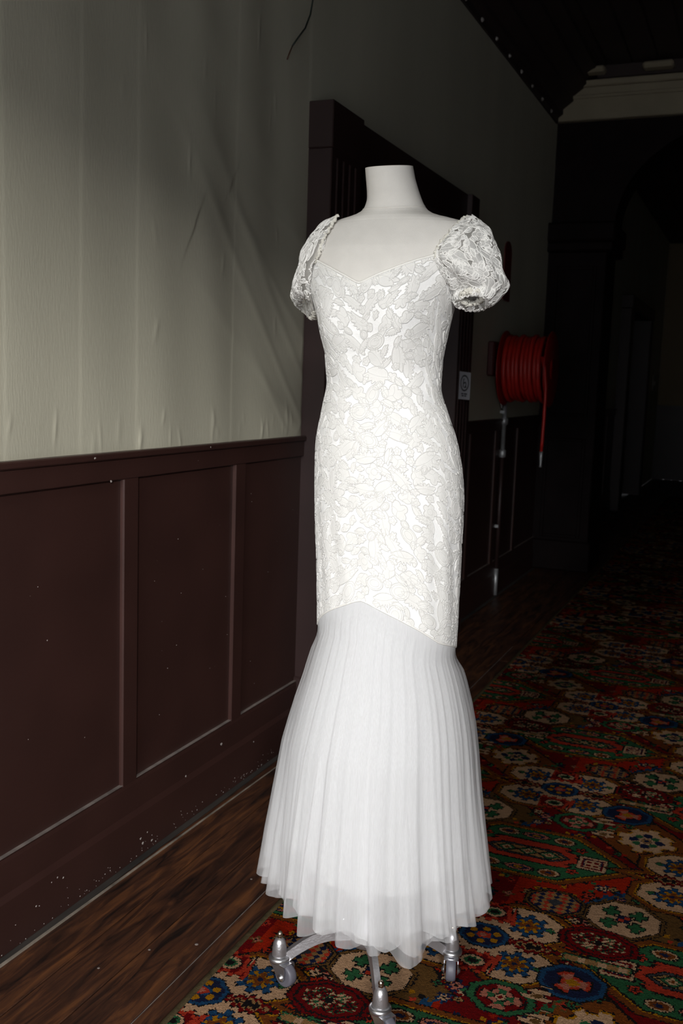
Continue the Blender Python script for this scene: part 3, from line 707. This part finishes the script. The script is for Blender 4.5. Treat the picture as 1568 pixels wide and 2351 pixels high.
def sampler(G):
    nb, na = G.shape[:2]
    Gp = np.concatenate([G, G[:, :1]], 1)
    da = np.roll(G, -1, 1) - np.roll(G, 1, 1); db = np.gradient(G, axis=0)
    N = np.cross(da, db); N /= np.linalg.norm(N, axis=-1, keepdims=True) + 1e-9
    if np.sum(N*(G - G.reshape(-1, 3).mean(0))) < 0: N = -N
    La = np.linalg.norm(da, axis=-1)/2*na; Lb = np.linalg.norm(db, axis=-1)*(nb-1)
    Np = np.concatenate([N, N[:, :1]], 1)
    def ev(a, b, h):
        a = np.asarray(a) % 1.0; b = np.clip(b, 0, 1)
        x = a*na; y = b*(nb-1); i = np.minimum(x.astype(int), na-1); j = np.minimum(y.astype(int), nb-2); fx = (x-i)[..., None]; fy = (y-j)[..., None]
        def bl(Q): return (Q[j, i]*(1-fx) + Q[j, i+1]*fx)*(1-fy) + (Q[j+1, i]*(1-fx) + Q[j+1, i+1]*fx)*fy
        return bl(Gp) + bl(Np)*np.asarray(h)[..., None]
    return ev, La, Lb

def motif_shapes(r):
    an = np.linspace(0, 2*np.pi, 96, endpoint=False)
    S = []
    for a_, b_, n_, am_ in ((.0215,.0105,12,.62), (.0185,.0095,10,.58), (.0240,.0115,14,.60), (.0200,.0120,11,.50)):   # one smooth side, one side of pointed fingers
        e = a_*b_/np.sqrt((b_*np.cos(an))**2 + (a_*np.sin(an))**2)
        up_ = np.clip((np.sin(an) + .30)*3, 0, 1)
        tri = np.abs(((an*n_/(2*np.pi)) % 1.0)*2 - 1)**1.2
        S.append(('leaf', e*(.86 + up_*am_*(1-tri) + (1-up_)*.12)))
    for R_, k_ in ((.0165, 5), (.0145, 5), (.0155, 7)):                       # fan leaves
        t_ = (an + np.pi) % (2*np.pi) - np.pi; f = np.clip((2.3 - np.abs(t_))*2.5, 0, 1)
        S.append(('fan', R_*(.50 + f*(.22 + .42*np.abs(np.cos(k_*t_/2*.95))**.9) + .10*(1-f))))
    S.append(('shell', .0150/np.sqrt(np.cos(an)**2*.62 + np.sin(an)**2*1.25)*(1 - .10*np.cos(an))))
    S.append(('rose', .0140*(.72 + .40*np.abs(np.cos(2.5*an))**.8)))
    return an, S

def stamp(G, name_m, name_c, parent, mm, mc, dmin, seed, hs=1.0, scale=1.0, b_rng=(0.0, 1.0), extra=.55, cord_w=.00085):
    ev, La, Lb = sampler(G); nb, na = G.shape[:2]
    r = np.random.default_rng(seed)
    an, S = motif_shapes(r)
    n = len(an)
    wgt = (La*Lb).ravel(); wgt = wgt/wgt.sum()
    cand = r.choice(nb*na, 9000, p=wgt); pts = []; cen = []
    for c in cand:
        j, i = divmod(c, na); p = G[j, i]; b = j/(nb-1)
        if not (b_rng[0] <= b <= b_rng[1]): continue
        if cen and np.min(np.sum((np.array(cen)-p)**2, 1)) < dmin**2: continue
        cen.append(p); pts.append((i/na, b, La[j, i], max(Lb[j, i], 1e-3)))
    big = len(pts)
    for c in cand[::-1]:                             # little leaves in the gaps
        j, i = divmod(c, na); p = G[j, i]; b = j/(nb-1)
        if not (b_rng[0] <= b <= b_rng[1]): continue
        if np.min(np.sum((np.array(cen)-p)**2, 1)) < (dmin*extra)**2: continue
        cen.append(p); pts.append((i/na, b, La[j, i], max(Lb[j, i], 1e-3)))
    MV, MF, CV, CF = [], [], [], []; mo = co = 0
    k = np.arange(n); k2 = (k+1) % n
    for q, (a0, b0, la, lb) in enumerate(pts):
        kind, rad = S[int(r.integers(len(S)))]
        sc = scale*r.uniform(.88, 1.10)*(1 if q < big else .52)
        rot = r.uniform(0, 2*np.pi) if kind != 'leaf' else r.choice([.6, -.6, 2.5, -2.5, 1.3, -1.3, .2]) + r.normal(0, .25)
        fl = r.choice([-1, 1]); x = rad*np.cos(an)*sc*fl; y = rad*np.sin(an)*sc
        X = x*np.cos(rot) - y*np.sin(rot); Y = x*np.sin(rot) + y*np.cos(rot)
        h0 = hs*r.uniform(.0004, .0009)
        def pt(X, Y, h): return ev(a0 + X/la, b0 + Y/lb, np.broadcast_to(h, X.shape))
        rings = [pt(X*.985, Y*.985, h0), pt(X*.72, Y*.72, h0+.0004*hs), pt(X*.36, Y*.36, h0+.0006*hs), pt(np.zeros(1), np.zeros(1), h0+.0005*hs)]
        MV.append(np.concatenate(rings))
        for s in range(2): MF.append(np.stack([mo+s*n+k, mo+s*n+k2, mo+(s+1)*n+k2, mo+(s+1)*n+k], 1))
        MF.append(np.stack([mo+2*n+k, mo+2*n+k2, np.full(n, mo+3*n), np.full(n, mo+3*n)], 1)); mo += 3*n+1
        loops = [1.0]
        if kind == 'shell': loops += [.80, .50]
        if kind == 'rose': loops += [.42]
        for f in loops:
            xx, yy = X*f, Y*f
            if f == .42: xx, yy = f*1.0*np.hypot(X, Y).mean()*np.cos(an), f*np.hypot(X, Y).mean()*np.sin(an)
            tx = np.roll(xx, -1) - np.roll(xx, 1); ty = np.roll(yy, -1) - np.roll(yy, 1); l = np.hypot(tx, ty) + 1e-9; nx_, ny_ = ty/l, -tx/l
            w_ = cord_w*(1 if f == 1.0 else .8)
            hh = h0 + .0002*hs
            CV.append(np.concatenate([pt(xx-nx_*w_, yy-ny_*w_, hh-.0002), pt(xx-nx_*w_*.4, yy-ny_*w_*.4, hh+.0008*hs), pt(xx+nx_*w_*.4, yy+ny_*w_*.4, hh+.0008*hs), pt(xx+nx_*w_, yy+ny_*w_, -.0001)]))
            for s in range(3): CF.append(np.stack([co+s*n+k, co+s*n+k2, co+(s+1)*n+k2, co+(s+1)*n+k], 1))
            co += 4*n
        if kind in ('leaf', 'fan'):                   # midrib cords
            ribs = [(-.8, .8, 0.0)] if kind == 'leaf' else [(0, .85, 0), (0, .8, 2.094), (0, .8, -2.094)]
            m_ = 14
            for (s0, s1, ra) in ribs:
                L_ = rad.max()*sc; tt = np.linspace(s0, s1, m_)*L_*.9; cv = .10*L_*np.sin(np.linspace(0, 3.1, m_))
                c_, s_ = np.cos(ra), np.sin(ra); px = (tt*c_ - cv*s_)*fl; py = tt*s_ + cv*c_
                xx = px*np.cos(rot)-py*np.sin(rot); yy = px*np.sin(rot)+py*np.cos(rot); tx = np.gradient(xx); ty = np.gradient(yy); l = np.hypot(tx, ty)+1e-9; nx_, ny_ = ty/l, -tx/l; w_ = cord_w*.7
                hh = h0 + .0006*hs
                CV.append(np.concatenate([pt(xx-nx_*w_, yy-ny_*w_, hh-.0003), pt(xx, yy, hh+.0006*hs), pt(xx+nx_*w_, yy+ny_*w_, hh-.0003)]))
                kk = np.arange(m_-1)
                for s in range(2): CF.append(np.stack([co+s*m_+kk, co+s*m_+kk+1, co+(s+1)*m_+kk+1, co+(s+1)*m_+kk], 1))
                co += 3*m_
    o1 = mk(name_m, np.concatenate(MV), np.concatenate(MF), mm, parent, True); o1['kind'] = 'stuff'
    o2 = mk(name_c, np.concatenate(CV), np.concatenate(CF), mc, parent, True); o2['kind'] = 'stuff'
    return len(pts)
stamp(GD, 'lace_motifs', 'lace_cords', bod, M_motif, M_cord, .0275, 21)
pn = body(THD, neck_z(THD)+.0005, .0040)
lim = [i for i, t in enumerate(THD) if abs(t) < 60*DEG]
MB().tube([pn[i] for i in lim], .0021, 7).tube([body(THD[i], neck_z(THD[i])-.0065, .0040) for i in lim], .0011, 5).build('neckline_piping', M_pipe, gown, True)
ps = body(THD, seam_z(THD), .0040)
MB().tube(list(ps) + [ps[0], ps[1]], .0016, 7, False).build('skirt_seam_piping', M_pipe, gown, True)

# tulle skirt layers
TUL = np.array([(.82,-.119,.146),(.7290,-.1165,.1465),(.6924,-.1272,.1540),(.6505,-.1396,.1690),(.6330,-.1442,.1750),(.5890,-.1579,.1880),(.5446,-.1696,.1980),(.4998,-.1800,.2050),(.4098,-.1915,.2160),(.3188,-.2020,.2290),(.2267,-.2090,.2420),(.1711,-.2130,.2510),(.10,-.217,.256)])[::-1]
def tulle(name, m_, scale, hem, seed, amp=1.0, nfold=22, hv=.012, label=None):
    r = np.random.default_rng(seed); na, nb = 540, 64
    th = np.linspace(-np.pi, np.pi, na, endpoint=False); b = np.linspace(0, 1, nb)[:, None]
    hz = hem + hv*(.6*np.sin(3*th + r.uniform(0, 6)) + .5*np.sin(7*th + r.uniform(0, 6)) + .35*np.sin(13*th + r.uniform(0, 6)))
    hz = hz + np.where(np.sin(th-PSI) < 0, .050, .036)*np.abs(np.sin(th-PSI))**1.6
    zs = seam_z(th)
    z = zs[None]*(1-b) + hz[None]*b
    rl = np.interp(z, TUL[:, 0], TUL[:, 1]); rr = np.interp(z, TUL[:, 0], TUL[:, 2])
    w = (rr-rl)/2*scale; mid = (rr+rl)/2
    d = np.interp(z, [.1, .3, .5, .65, .8], [.205, .19, .17, .14, .120])*scale
    wth = th + .10*np.sin(2*th + r.uniform(0, 6)) + .07*np.sin(5*th + r.uniform(0, 6)) + .03*np.sin(9*th + r.uniform(0, 6))
    f1 = np.cos(wth*nfold) ; f1 = np.sign(f1)*np.abs(f1)**.7
    f1b = np.cos(wth*nfold*2.3 + 2*np.sin(3*th + seed))
    am = np.clip(.85 + .55*np.sin(4*th + r.uniform(0, 6))*np.sin(3*th + r.uniform(0, 6)), .3, 1.4)
    wt2 = th + .02*np.sin(6*th + r.uniform(0, 6)) + .012*np.sin(17*th)
    f2 = np.cos(wt2*96 + 1.5*np.sin(5*th)); f3 = np.cos(wt2*47 + 2*np.sin(4*th))
    q = np.clip((zs[None]-z)/.55, 0, 1)
    disp = amp*(.0165*q**2.1*(am*f1)[None] + .0022*q*f1b[None] + (.0003 + .0003*q)*f2[None] + (.0005 + .0004*q)*f3[None])
    ph = th[None] - PSI
    R_ = mid + (w + disp - .004*q)*np.sin(ph); T_ = (d + disp - .004*q)*np.cos(ph)
    Pt = W(R_, T_, z)
    Pb = body(np.broadcast_to(th, z.shape), z, .0025 + .001*scale)
    s = np.clip((zs[None]-z)/.05, 0, 1); s = (s*s*(3-2*s))[..., None]
    P = Pb*(1-s) + Pt*s
    V, F = ringmesh(P)
    o = mk(name, V, F, m_, gown, True)
    if label: o['label'] = label
    return o
M_t1 = sheer('white_tulle_net', (.90,.90,.91), .34, .016)
M_t2 = sheer('white_tulle_inner', (.90,.90,.905), .46, .016)
M_lin = sheer('soft_white_underskirt', (.88,.88,.865), .96, .03, trl=.30)
tulle('tulle_layer', M_t1, 1.00, .182, 3, 1.25, 15, .012)
tulle('tulle_layer', M_t1, .935, .157, 8, 1.1, 17, .013)
tulle('tulle_layer', M_t2, .90, .166, 12, 1.0, 16, .012)
tulle('tulle_layer', M_t2, .875, .186, 17, .8, 19, .008)
tulle('underskirt', M_lin, .825, .255, 5, .6, 18, .006, 'opaque soft white underskirt ending above the tulle hem')

# puff sleeves
SR = np.array([(1.5005,.1320,.1365),(1.4948,.1219,.1430),(1.4890,.1177,.1493),(1.4742,.1056,.1622),(1.4595,.0949,.1712),(1.4446,.0820,.1788),(1.4297,.0736,.1841),(1.4149,.0743,.1880),(1.4002,.0826,.1915),(1.3855,.0924,.1985),(1.3744,.0990,.2000),(1.3647,.1040,.1955),(1.3580,.1090,.1900)])
SL = np.array([(1.5040,-.1160,-.1060),(1.4987,-.1349,-.1080),(1.4903,-.1447,-.1127),(1.4779,-.1553,-.1182),(1.4612,-.1666,-.1278),(1.4446,-.1737,-.1323),(1.4280,-.1792,-.1361),(1.4112,-.1838,-.1465),(1.3945,-.1885,-.1520),(1.3778,-.1922,-.1540),(1.3612,-.1940,-.1535),(1.3530,-.1915,-.1520)])
def front_t(r, z):
    th = np.linspace(-150, 165, 260)*DEG
    p = body(th, np.full(th.shape, z), .004); q = p[:, :2] - CB; rr = q @ RV; tt = q @ TV
    d = np.abs(rr-r); ok = d < .006
    return tt[ok].max() if ok.any() else tt[np.argmin(d)]
def make_sleeve(rows, right, label, seed):
    na, nb = 160, 84
    ph = np.linspace(0, 2*np.pi, na, endpoint=False)
    zt, zb = rows[0, 0], rows[-1, 0]
    zr = np.linspace(zt, zb, nb-14); R = rows[::-1]
    G = []
    mean_out = .095 if right else -.095
    r_ = np.random.default_rng(seed); p1, p2, p3 = r_.uniform(0, 6, 3)
    def ring(z, a, b, dd, tilt=0.0, s=1.0):
        mid, w = (a+b)/2, (b-a)/2
        inner, outer = (a, b) if right else (b, a)
        ti = ft(z); to = np.interp(z, [1.36, 1.42, 1.47, 1.50], [mean_out, mean_out, mean_out*.85, mean_out*.6])
        c = np.cos(ph); sn = np.sin(ph)
        k = (c+1)/2 if right else (1-c)/2
        tc = ti*(1-k) + to*k
        return mid + w*c, tc + dd*sn*(.55 + .45*k), z + tilt*sn
    zs_ = np.linspace(zb-.02, zt+.001, 24); fi = []
    for z in zs_:
        inn = np.interp(z, R[:, 0], R[:, 1 if right else 2]); fi.append(front_t(inn + (.003 if right else -.003), min(z, 1.495)))
    fi = np.array(fi); fi = np.convolve(np.pad(fi, 2, 'edge'), np.ones(5)/5, 'valid')
    ft = lambda z: np.interp(z, zs_, fi)
    for z in zr:
        a = np.interp(z, R[:, 0], R[:, 1]); b = np.interp(z, R[:, 0], R[:, 2]); u = (zt-z)/(zt-zb)
        dd = np.interp(u, [0,.05,.2,.5,.8,1], [.006,.020,.040,.058,.062,.058])
        x, t, zz_ = ring(z, a, b, dd, .012*max(0, (u-.72)/.28)**1.5)
        wr_ = (.0022*np.sin(7*ph + 9*u + p1) + .0016*np.sin(12*ph - 7*u + p2) + .0014*np.sin(5*ph + 17*u + p3)) * np.clip(u*5, 0, 1)
        x = x + wr_*np.cos(ph); t = t + wr_*np.sin(ph)
        G.append(np.stack([x, t, zz_], -1))
    x0, t0, z0 = G[-1].T
    xm, tm = x0.mean(), t0.mean()
    ex, et = (.140, .105) if right else (-.158, -.070)
    for i in range(1, 15):
        u = i/14; s = 1 - .56*u**1.3 if right else 1 - .35*u**1.4
        rip = .0018*u*np.sin(24*ph)
        cx = xm*(1-u) + ex*u; ct = tm*(1-u) + et*u
        x = cx + (x0-xm)*s*(1+rip*14); t = ct + (t0-tm)*s*(1+rip*14)
        zc = zb - .017*math.sin(min(1., u*1.25)*1.57) + (.012*max(0, u-.6)/.4 if right else .004*u)
        tl = .012 + (-.003 if right else .004)*u
        z = zc + tl*np.sin(ph) + rip + (0 if right else -.010*u*np.cos(ph))
        G.append(np.stack([x, t, z], -1))
    G = np.array(G)
    Gw = W(G[..., 0], G[..., 1], G[..., 2])
    if not right: pass
    V, F = ringmesh(Gw)
    sl = mk('sleeve', V, F, M_snet, gown, True); sl['label'] = label
    Gs = Gw if True else Gw
    n = stamp(Gs, 'sleeve_motifs', 'sleeve_cords', sl, M_motif_s, M_cord_s, .0205, seed, 1.0, .76, (.02, .97), .55, .00085)
    # frilled elastic cuff
    e = Gw[-1]; m_ = 260; pts = []
    for k in range(m_+1):
        a = k/m_*na; i = int(a) % na; f = a-int(a); p = e[i]*(1-f) + e[(i+1) % na]*f
        pts.append(p + np.array([0, 0, .0018*math.sin(k*1.3) + .0014*math.sin(k*.51)]))
    rad = [.0044 + .0011*math.sin(k*1.7) + .0009*math.sin(k*.71+1) for k in range(m_+1)]
    MB().tube(pts, rad, 8, False).build('cuff_frill', M_ruff, sl, True)
    # gathered edge along the shoulder
    pts = []
    nz = 90
    for k in range(nz+1):
        z = zt - .001 - k/nz*(zt - 1.418 if right else zt-1.412)
        inn = np.interp(z, R[:, 0], R[:, 1 if right else 2]); t = ft(z) + .004
        p = W(inn + .0014*math.sin(k*1.7), t, z); pts.append(p)
    rad = [.0030 + .0013*math.sin(k*2.3) + .0007*math.sin(k*.9) for k in range(nz+1)]
    MB().tube(pts, rad, 8).build('gathered_edge', M_ruff, sl, True)
    return sl
M_motif_s = sheer('woven_sleeve_motif', (.80,.79,.765), .74, 0, 900.0, .3)
M_snet = sheer('sheer_lace_ground', (.66,.64,.60), .55, 0, 1500.0, .35)
make_sleeve(SR, True, 'puffed sheer lace sleeve on the side nearer the hall', 31)
make_sleeve(SL, False, 'narrow-looking puffed lace sleeve on the side nearer the lit wall', 37)

# ------------------------------------------------------------------ fire hose reel, pipe, sign, notice, wire, switch
M_red = mat('red_rubber_hose', (.44,.013,.008), .5, var=.1, vscale=20)
M_redp = mat('red_enamel', (.30,.010,.009), .4)
M_maroon = mat('maroon_enamel', (.075,.012,.012), .5)
M_galv = mat('galvanised_pipe', (.46,.47,.48), .45, metal=.6, var=.15, vscale=30)
M_pipe_d = mat('brown_painted_pipe', (.030,.014,.013), .5)
RC = np.array([-1.20, 5.42, 1.30])
reel = tag(empty('fire_hose_reel', tuple(RC)), 'red fire hose reel wound with red hose on the wall past the doorway', 'hose reel')
MB().lathe([(.055,-.165),(.055,.13)], tuple(RC), 'x', 24).build('drum', M_redp, reel, True)
for x in (-.128, .122):
    MB().lathe([(.05,x-.004),(.197,x-.004),(.203,x),(.197,x+.004),(.05,x+.004)], tuple(RC), 'x', 40, False).build('flange', M_redp, reel, True)
pts = []; rr0 = np.random.default_rng(4)
turns = 9
for k in range(turns*28+1):
    a = 2*math.pi*k/28; u = k/(turns*28)
    rad = .165 + .008*math.sin(u*turns*2.3)
    pts.append((RC[0]-.108 + .205*u, RC[1]+rad*math.cos(a), RC[2]+rad*math.sin(a)))
MB().tube(pts, .0125, 8).build('hose', M_red, reel, True)
pts = []
for k in range(turns*28+1):
    a = 2*math.pi*k/28 + 1; u = k/(turns*28); pts.append((RC[0]-.102 + .198*u, RC[1]+.142*math.cos(a), RC[2]+.142*math.sin(a)))
MB().tube(pts, .0125, 6).build('hose', M_red, reel, True)
xt = -1.062
tail = [(-1.095,5.24,1.36),(-1.075,5.235,1.30),(xt,5.23,1.20),(xt,5.23,1.05),(xt-.002,5.23,.93),(xt-.004,5.23,.865)]
MB().tube(tail, .0085, 10).build('hose', M_red, reel, True)
MB().tube([(xt-.004,5.23,.868),(xt-.004,5.23,.84),(xt-.004,5.23,.80),(xt-.004,5.23,.785)], [.010,.009,.006,.008], 12).build('nozzle', M_galv, reel, True)
MB().box(XW, XW+.035, 5.20, 5.40, 1.255, 1.435, .006).build('mounting_box', M_maroon, reel)
MB().box(XW, XW+.06, 5.402, 5.50, 1.27, 1.33, .004).build('wall_bracket', M_redp, reel)
pipe = tag(empty('water_pipe', (-1.353, 5.56, 0)), 'slim pipe with a valve rising from the floor to the red hose reel', 'pipe')
px_, py_ = -1.353, 5.56
MB().tube([(px_,py_,.83),(px_,py_,1.20),(px_,py_-.03,1.225),(px_,py_-.14,1.235)], .0125, 12).build('riser', M_galv, pipe, True)
MB().tube([(px_,py_,.16),(px_,py_,.83)], .0125, 12).build('lower_pipe', M_pipe_d, pipe, True)
MB().tube([(px_,py_,.005),(px_,py_,.16)], .0135, 12).build('floor_sleeve', M_galv, pipe, True)
MB().lathe([(.016,.985),(.023,.99),(.023,1.02),(.016,1.025)], (px_,py_,0), n=12).build('coupling', M_galv, pipe, True)
MB().lathe([(.016,.80),(.021,.805),(.021,.84),(.016,.845)], (px_,py_,0), n=12).build('coupling', M_galv, pipe, True)
MB().tube([(px_,py_,1.10),(px_,py_-.075,1.10)], .010, 10).lathe([(.022,.0),(.022,.008)], (px_, py_-.08, 1.10), 'x', 12).build('valve', M_galv, pipe, True)
for zc_ in (1.05, .40): MB().box(XW, px_+.004, py_-.02, py_+.02, zc_, zc_+.015).build('clip', M_galv, pipe)

sg = MB(); n = 16
pr = [(5.44,1.67),(5.59,1.67),(5.59,1.93)] + [(5.515+.075*math.cos(math.pi*k/n), 1.93+.06*math.sin(math.pi*k/n)) for k in range(1, n)] + [(5.44,1.93)]
m_ = len(pr)
fs = tag(empty('fire_sign', (XW, 5.515, 1.67)), 'dim dark red wall sign with a rounded top above the hose reel', 'sign')
sg.add([(XW+.001, y, z) for y, z in pr] + [(XW+.007, y, z) for y, z in pr], [tuple(range(m_))[::-1], tuple(range(m_, 2*m_))] + [(k, (k+1) % m_, m_+(k+1) % m_, m_+k) for k in range(m_)])
sg.build('plate', mat('red_sign_paint', (.15,.010,.010), .5), fs)

# paper notice on the far side of the doorway, a dark ring emblem over small print
nt = tag(empty('paper_notice', (PX+.006, 4.47, 1.13)), 'small white paper notice with a dark ring emblem on the doorway side', 'notice')
M_paper = mat('white_paper', (.50,.50,.54), .8); M_ink = mat('dark_print', (.05,.05,.06), .8)
def NP(u, v, h=0.0):         # sheet coordinates: u across 0..0.12, v up; the sheet curls away from the wood at its free edge
    u, v = u*.66, v*.76; a = math.radians(15 + 90*max(0, u-.03)*1.2)
    return (PX + .007 + math.sin(a)*u*.9 + h*.8, 4.40 + math.cos(a)*u*1.25 - h*.5, 1.137 + v - .05*u)
us = np.linspace(0, .125, 9); V = [NP(u, v, h) for h in (0, .0006) for v in (0, .165) for u in us]
F = [(k, k+1, 9+k+1, 9+k) for k in range(8)] + [(18+k+1, 18+k, 27+k, 27+k+1) for k in range(8)]
MB().add(V, F).build('sheet', M_paper, nt)
V = []; F = []; n = 30
for k in range(n):
    a = 2*math.pi*k/n
    for rr in (.038, .047): V.append(NP(.062 + rr*math.cos(a), .098 + rr*1.05*math.sin(a), .0016))
F = [(2*k, 2*k+1, (2*k+3) % (2*n), (2*k+2) % (2*n)) for k in range(n)]
MB().add(V, F).build('ring_emblem', M_ink, nt)
V = []; F = []
def stroke(p):
    for (u0, v0), (u1, v1) in zip(p[:-1], p[1:]):
        du, dv = u1-u0, v1-v0; l = math.hypot(du, dv); nx_, ny_ = -dv/l*.004, du/l*.004; b0 = len(V)
        V.extend([NP(u0-nx_, v0-ny_, .0016), NP(u1-nx_, v1-ny_, .0016), NP(u1+nx_, v1+ny_, .0016), NP(u0+nx_, v0+ny_, .0016)]); F.append((b0, b0+1, b0+2, b0+3))
stroke([(.050,.072),(.050,.118),(.060,.124)]); stroke([(.050,.096),(.074,.104),(.080,.090),(.070,.074)]); stroke([(.060,.072),(.085,.076)])
MB().add(V, F).build('emblem_mark', M_ink, nt)
V = []; F = []
for (u0, u1, v) in ((.03,.055,.034),(.060,.095,.034),(.035,.060,.022),(.066,.088,.022)): stroke([(u0, v), (u1, v)])
MB().add(V, F).build('print_line', M_ink, nt)

wire = [(XW+.045,2.88,2.93),(XW+.040,2.862,2.50),(XW+.035,2.855,2.36),(XW+.030,2.838,2.28),(XW+.026,2.815,2.235),(XW+.022,2.775,2.195),(XW+.018,2.748,2.165),(XW+.015,2.735,2.14),(XW+.012,2.728,2.122)]
wv_ = tag(empty('hanging_wire', wire[0]), 'loose thin dark wire hanging down the wall near the top edge', 'wire')
MB().tube(wire[:7], .0026, 7).build('sheath', mat('grey_green_sheath', (.020,.028,.022), .5), wv_, True)
MB().tube(wire[6:], .0020, 7).build('bare_end', mat('rusty_copper', (.075,.030,.015), .5), wv_, True)
sw = tag(empty('light_switch', (XW, 13.67, 1.31)), 'tiny pale light switch far down the hall beyond the archway', 'light switch')
MB().box(XW, XW+.014, 13.55, 13.79, 1.21, 1.41, .004).build('plate', mat('pale_switch', (.4,.38,.33), .5), sw)
MB().box(XW+.013, XW+.024, 13.64, 13.70, 1.28, 1.34, .003).build('rocker', mat('pale_switch_rocker', (.45,.42,.36), .5), sw)
